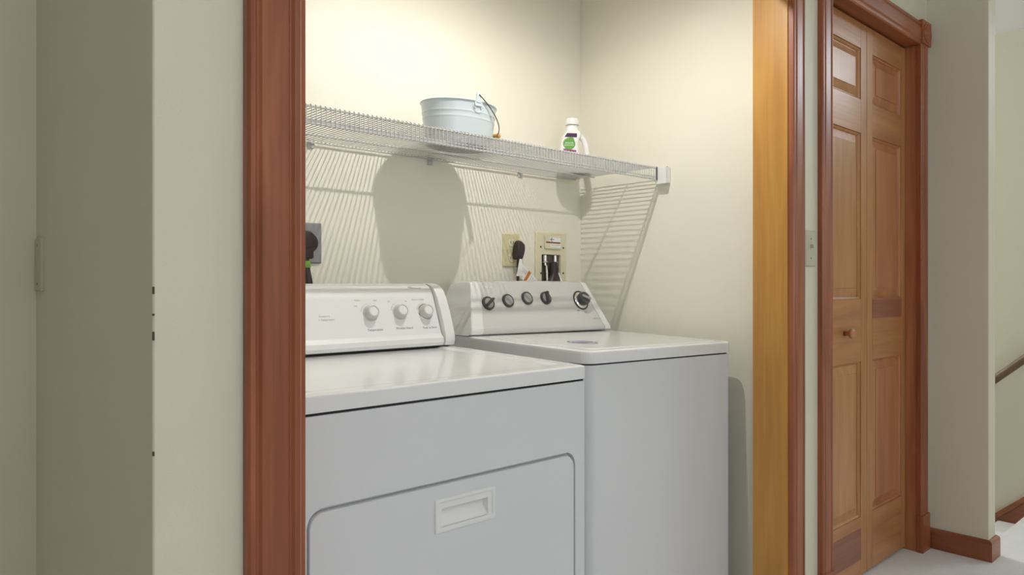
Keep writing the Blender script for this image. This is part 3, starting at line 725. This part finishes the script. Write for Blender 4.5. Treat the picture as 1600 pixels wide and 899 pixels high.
for x, z, style, roll in ((1.4950, 1.0165, 'bar', 35), (1.5820, 1.0235, 'disc', 0), (1.6700, 1.0305, 'disc', 0), (1.7580, 1.0300, 'bar', 80), (1.9330, 1.0210, 'dial', 0)):
    c = atW(x, z); up = (0, 0, 1)
    bm = bmesh.new()
    if style == 'dial':
        lathe(bm, c, nW, [(0.0365, -0.001), (0.0365, 0.002), (0.0315, 0.003), (0.0310, 0.002)], 40); finish('dial_ring', bm, M_dkgrey, wcn, smooth=35)
        bm = bmesh.new(); lathe(bm, c, nW, [(0.0308, 0.0), (0.0308, 0.003), (0.028, 0.006), (0.021, 0.010)], 40); finish('dial_skirt', bm, M_chrome, wcn, smooth=35)
        bm = bmesh.new(); lathe(bm, c, nW, [(0.0225, 0.008), (0.0245, 0.012), (0.0232, 0.026), (0.0205, 0.029), (0.005, 0.030)], 36)
        k = finish('knob', bm, M_dkgrey, wcn, smooth=35)
        bm = bmesh.new(); box(bm, -0.019, -0.0045, 0.028, 0.019, 0.0045, 0.036, 0.0022, mtx=frame(c, nW, up, math.radians(-20))); finish('grip', bm, M_knobface, k, smooth=40)
    else:
        lathe(bm, c, nW, [(0.0232, -0.001), (0.0232, 0.004), (0.0222, 0.008), (0.0180, 0.0085)], 36); k = finish('knob', bm, M_dkgrey, wcn, smooth=35)
        bm = bmesh.new(); lathe(bm, c, nW, [(0.0172, 0.006), (0.0165, 0.0088), (0.008, 0.0095)], 32); finish('knob_face', bm, M_knobface, k, smooth=35)
        if style == 'bar':
            bm = bmesh.new(); rings = []
            fr = frame(c, nW, up, math.radians(roll))
            for h, a, b in ((0.007, 0.0228, 0.0050), (0.018, 0.0215, 0.0040), (0.021, 0.0195, 0.0028)):
                rings.append([fr @ Vector((px_, py_, h)) for px_, py_ in rr(-a, -b, a, b, b * 0.9, 4)])
            loft(bm, rings); finish('grip', bm, M_dkgrey, k, smooth=40)
        else:
            bm = bmesh.new(); rings = []
            fr = frame(c, nW, up, math.radians(-50))
            for h, a, b in ((0.008, 0.0165, 0.0040), (0.014, 0.0150, 0.0022), (0.0155, 0.013, 0.001)):
                rings.append([fr @ Vector((px_, py_, h)) for px_, py_ in rr(-a, -b, a, b, b * 0.9, 4)])
            loft(bm, rings); finish('grip', bm, M_knobface, k, smooth=40)
for s, x, z, sz, m_ in (('Temperature', 1.4955, 0.9800, 0.0066, M_ink), ('Load Size', 1.5920, 0.9850, 0.0066, M_ink), ('Water Level', 1.6830, 0.9905, 0.0066, M_ink), ('Options', 1.7770, 0.9880, 0.0066, M_ink),
                    ('HOT', 1.462, 1.043, 0.006, M_inkl), ('WARM', 1.498, 1.045, 0.006, M_inkl), ('COLD', 1.455, 1.023, 0.006, M_inkl), ('COLD', 1.530, 1.000, 0.006, M_inkl),
                    ('SMALL', 1.555, 1.049, 0.006, M_inkl), ('MEDIUM', 1.625, 1.054, 0.006, M_inkl), ('LARGE', 1.676, 1.057, 0.006, M_inkl), ('OFF', 1.714, 1.054, 0.006, M_inkl), ('ON', 1.795, 1.030, 0.006, M_inkl),
                    ('NORMAL', 1.875, 1.034, 0.0058, M_ink), ('RINSE', 1.868, 1.044, 0.0058, M_inkl), ('SOAK', 1.985, 1.022, 0.0058, M_inkl), ('SPIN', 1.905, 0.985, 0.006, M_ink), ('OFF', 1.942, 0.978, 0.006, M_inkl)):
    text(s, sz, atW(x, z) + nW * 0.0004, nW, m_, wcn)
text('COMMERCIAL QUALITY  HEAVY DUTY', 0.0078, atW(1.606, 0.9525) + nW * 0.0004, nW, M_ink, wcn)
text('SUPER CAPACITY', 0.0046, atW(1.990, 0.9560) + nW * 0.0004, nW, M_inkl, wcn)
bm = bmesh.new(); box(bm, -0.006, -0.006, 0, 0.006, 0.006, 0.0005, mtx=frame(atW(1.683, 0.957), nW)); finish('print_mark', bm, M_inkl, wcn)
for x, z, w_ in ((1.880, 1.024, 0.036), (1.984, 1.019, 0.028), (1.876, 1.0295, 0.014)):
    bm = bmesh.new(); box(bm, -w_ / 2, -0.0006, 0, w_ / 2, 0.0006, 0.0005, mtx=frame(atW(x, z), nW)); finish('print_line', bm, M_ink, wcn)
bm = bmesh.new(); lathe(bm, atW(1.515, 1.0695), nW, [(0.022, 0), (0.022, 0.0005)], 32, 1, 0.36); bd = finish('badge', bm, M_kplast, wcn)
text('Whirlpool', 0.0085, atW(1.515, 1.0695) + nW * 0.0008, nW, M_white, wcn)

bm = bmesh.new(); tube(bm, smoothpath([(1.790, 1.921, 1.172), (1.788, 1.919, 1.13), (1.785, 1.916, 1.07), (1.78, 1.905, 0.95)], 6), 0.005, 8)
wc = finish('power_cord', bm, M_plug, wa, smooth=True)
bm = bmesh.new()
rings = []
for z, hw, y0, y1, xo in ((1.238, 0.005, 1.930, 1.936, 0.006), (1.234, 0.011, 1.922, 1.939, 0.005), (1.222, 0.016, 1.912, 1.9405, 0.004), (1.205, 0.017, 1.908, 1.9405, 0.001), (1.188, 0.018, 1.910, 1.936, -0.003), (1.172, 0.016, 1.912, 1.932, -0.006), (1.168, 0.012, 1.914, 1.930, -0.006)):
    rings.append([(x, y, z) for x, y in rr(1.7965 + xo - hw, y0, 1.7965 + xo + hw, y1, 0.0028, 3)])
loft(bm, rings); finish('plug', bm, M_plug, wc, smooth=50)
bm = bmesh.new()
loft(bm, [[(1.790, 1.9125, 1.170), (1.801, 1.9125, 1.170), (1.803, 1.9105, 1.108), (1.772, 1.9105, 1.108)], [(1.790, 1.9131, 1.170), (1.801, 1.9131, 1.170), (1.803, 1.9111, 1.108), (1.772, 1.9111, 1.108)]])
finish('tag_strip', bm, M_white, wc)
tg = sheet('warning_tag', [(1.8045, 1.154), (1.8995, 1.080), (1.872, 1.045), (1.777, 1.119)], 1.9140, M_white, wc)
sheet('orange_stripe', [(1.8380, 1.1279), (1.8480, 1.1201), (1.8205, 1.0851), (1.8105, 1.0929)], 1.9133, M_orange, wc)
bm = bmesh.new()
ux, uz = 0.788, -0.616; vx, vz = -0.616, -0.788
for k in range(14):
    s = 0.004 + k * 0.0078
    if 0.040 < s < 0.060: continue
    a = 0.006; b = 0.006 + random.uniform(0.015, 0.032)
    p = [(1.8045 + ux * s_ + vx * q, 1.154 + uz * s_ + vz * q) for s_, q in ((s, a), (s + 0.0018, a), (s + 0.0018, b), (s, b))]
    loft(bm, [[(x, 1.9136, z) for x, z in p], [(x, 1.9142, z) for x, z in p]])
finish('print_lines', bm, M_inkl, wc)


bm = bmesh.new(); tube(bm, smoothpath([(1.944, 1.930, 1.150), (1.943, 1.926, 1.12), (1.940, 1.920, 1.07), (1.935, 1.91, 0.98)], 6), 0.0048, 10); finish('supply_hose', bm, M_chrome, wa, smooth=True)
bm = bmesh.new(); tube(bm, smoothpath([(1.998, 1.930, 1.153), (2.002, 1.928, 1.13), (2.014, 1.920, 1.085), (2.022, 1.91, 0.98)], 6), 0.0042, 10); finish('supply_hose', bm, M_chrome, wa, smooth=True)
bm = bmesh.new()
tube(bm, smoothpath([(1.972, 1.921, 1.162), (1.974, 1.919, 1.135), (1.966, 1.918, 1.10), (1.945, 1.914, 1.06), (1.92, 1.913, 0.98)], 6), [0.016 + 0.0003 * i for i in range(25)], 14)
finish('drain_hose', bm, M_plug, wa, smooth=True)


# ------------------------------------------------------------------ BUCKET
bk = empty('metal_bucket', (1.385, 1.752, 1.495), 'pale blue-white oval metal bucket with wire handle on the wire shelf', 'bucket')
BXc, BYc, BZ = 1.385, 1.752, 1.4955
def ov(a, b, z, n=56): return [(BXc + a * math.cos(2 * PI * k / n), BYc + b * math.sin(2 * PI * k / n), BZ + z) for k in range(n)]
A0, B0, A1, B1, BH = 0.111, 0.080, 0.127, 0.093, 0.128
def ab(t, d=0): return A0 + (A1 - A0) * t + d, B0 + (B1 - B0) * t + d
prof = [(0.0, -0.004), (0.012, 0.0), (0.30, 0.0), (0.58, 0.0), (0.605, 0.0011), (0.620, 0.0011), (0.645, 0.0), (0.715, 0.0), (0.740, 0.0012), (0.755, 0.0012), (0.78, 0.0), (0.96, 0.0), (0.975, 0.0025), (0.99, 0.0030), (1.0, 0.0018), (0.995, -0.001), (0.97, -0.0016), (0.5, -0.0016), (0.03, -0.0016)]
bm = bmesh.new(); loft(bm, [ov(*ab(t, d), BH * t) for t, d in prof]); finish('pail', bm, M_bucket, bk, smooth=50)
for s in (-1, 1):
    y0 = BYc + s * (B1 + 0.001); bm = bmesh.new()
    yw = lambda z: BYc + s * (B0 + (B1 - B0) * z / BH + 0.0012)
    arc = [(0.019 * math.cos(a), 0.112 + 0.019 * math.sin(a)) for a in [PI + i * PI / 12 for i in range(13)]]
    tube(bm, [(BXc + x, yw(z) - s * 0.0004 * 0, BZ + z) for x, z in arc], 0.0008, 6)
    box(bm, BXc - 0.0145, yw(0.120) - 0.0012, BZ + 0.112, BXc + 0.0145, yw(0.120) + 0.0012, BZ + 0.128, 0.001)
    box(bm, BXc - 0.0090, y0 - 0.0012 + s * 0.001, BZ + 0.122, BXc + 0.0090, y0 + 0.0012 + s * 0.001, BZ + 0.146, 0.001)
    lathe(bm, (BXc, y0 + s * 0.0002 - s * 0.001, BZ + 0.1455), (0, s, 0), [(0.0090, 0), (0.0090, 0.0022)], 20)
    finish('ear', bm, M_bucket, bk, smooth=40)
    for q in (-1, 1):
        bm = bmesh.new(); lathe(bm, (BXc + q * 0.0115, yw(0.107) - s * 0.0008, BZ + 0.107), (0, s, -0.15), [(0.0028, 0), (0.0022, 0.0015)], 12); finish('rivet', bm, M_bucket, bk, smooth=True)
pts = []
for i in range(33):
    a = PI * i / 32 - PI / 2
    yy = math.sin(a); rad = math.cos(a)
    # bail swings down over the right-hand end of the pail
    R = 0.190
    pts.append((BXc + 0.140 * rad if rad > 1e-6 else BXc, BYc + (B1 + 0.0045) * (1 if yy > 0 else -1) * abs(yy), BZ + 0.146 - 0.092 * rad if rad > 1e-6 else BZ + 0.146))
bm = bmesh.new(); tube(bm, pts, 0.0016, 8); finish('bail_wire', bm, M_steel, bk, smooth=True)
bm = bmesh.new(); lathe(bm, (BXc + 0.140, BYc - 0.030, BZ + 0.054), (0, 1, 0), [(0.004, 0), (0.0075, 0.003), (0.0085, 0.020), (0.0085, 0.040), (0.0075, 0.057), (0.004, 0.060)], 18); finish('grip', bm, M_grip, bk, smooth=40)

# ------------------------------------------------------------------ BOTTLE
BO = Vector((2.010, 1.852, 1.4955)); RZ = math.radians(-33)
bt = empty('detergent_bottle', BO, 'white detergent bottle with side handle and green leaf label on the wire shelf', 'bottle')
R = Matrix.Translation(BO) @ Matrix.Rotation(RZ, 4, 'Z')
bm = bmesh.new(); rings = []
for z, xl, xr, d, r in ((0, -0.054, 0.054, 0.024, 0.012), (0.004, -0.058, 0.060, 0.027, 0.014), (0.026, -0.060, 0.062, 0.028, 0.014), (0.038, -0.0595, 0.040, 0.028, 0.014), (0.048, -0.059, 0.022, 0.028, 0.014),
                    (0.085, -0.056, 0.015, 0.028, 0.014), (0.112, -0.051, 0.014, 0.027, 0.013), (0.128, -0.046, 0.020, 0.026, 0.013), (0.140, -0.041, 0.026, 0.025, 0.013), (0.152, -0.034, 0.022, 0.022, 0.012), (0.163, -0.027, 0.016, 0.0200, 0.0195), (0.178, -0.026, 0.015, 0.0195, 0.0190)):
    rings.append([R @ Vector((x, y, z)) for x, y in rr(xl, -d, xr, d, min(r, (xr - xl) / 2 - 0.0005, d - 0.0005), 5)])
loft(bm, rings)
hp = smoothpath([(-0.005, 0, 0.136), (0.018, 0, 0.139), (0.036, 0, 0.128), (0.045, 0, 0.106), (0.050, 0, 0.078), (0.052, 0, 0.050), (0.048, 0, 0.026)], 6)
tube(bm, [R @ p for p in hp], 0.0105, 12)
finish('body', bm, M_bottle, bt, smooth=50)
bm = bmesh.new()
lathe(bm, R @ Vector((-0.0055, 0, 0.1785)), (0, 0, 1), [(0.0265, 0), (0.0275, 0.002), (0.0275, 0.007), (0.0235, 0.009), (0.0225, 0.022), (0.0205, 0.025), (0.004, 0.026)], 28, up=(0, 1, 0)); finish('cap', bm, M_bottle, bt, smooth=35)
fY = -0.0335
def bsheet(name, pts, m, y, parent, t=0.0005):
    bm = bmesh.new(); loft(bm, [[R @ Vector((x, y, z)) for x, z in pts], [R @ Vector((x, y + t, z)) for x, z in pts]]); return finish(name, bm, m, parent)
lb = bsheet('label', rr(-0.052, 0.010, 0.002, 0.112, 0.004, 3), M_white, -0.0288, bt)
bsheet('purple_banner', [(-0.040, 0.130), (0.006, 0.130), (0.006, 0.144), (-0.031, 0.144)], M_purple, -0.0277, bt, 0.004)
def leafshape(n=30):
    out = []
    for k in range(n):
        a = 2 * PI * k / n; r = 0.0235
        x, z = r * math.cos(a), r * math.sin(a)
        if 0.2 < a < 2.2: z += 0.008 * max(0, 1 - abs(a - 1.15) / 0.6); x += 0.003 * max(0, 1 - abs(a - 1.15) / 0.6)
        out.append((-0.024 + x, 0.104 + z * 0.92))
    return out
bsheet('leaf_emblem', leafshape(), M_green, -0.0294, bt)
bsheet('purple_band', [(-0.046, 0.074), (0.003, 0.074), (0.003, 0.081), (-0.046, 0.086)], M_mag, -0.0292, bt)
nB = R.to_3x3() @ Vector((0, -1, 0))
text('seventh', 0.0105, R @ Vector((-0.024, -0.0298, 0.1075)), nB, M_white, bt)
text('generation', 0.0085, R @ Vector((-0.024, -0.0298, 0.0995)), nB, M_white, bt)

for o in bpy.data.objects:
    if '_o' in o: del o['_o']
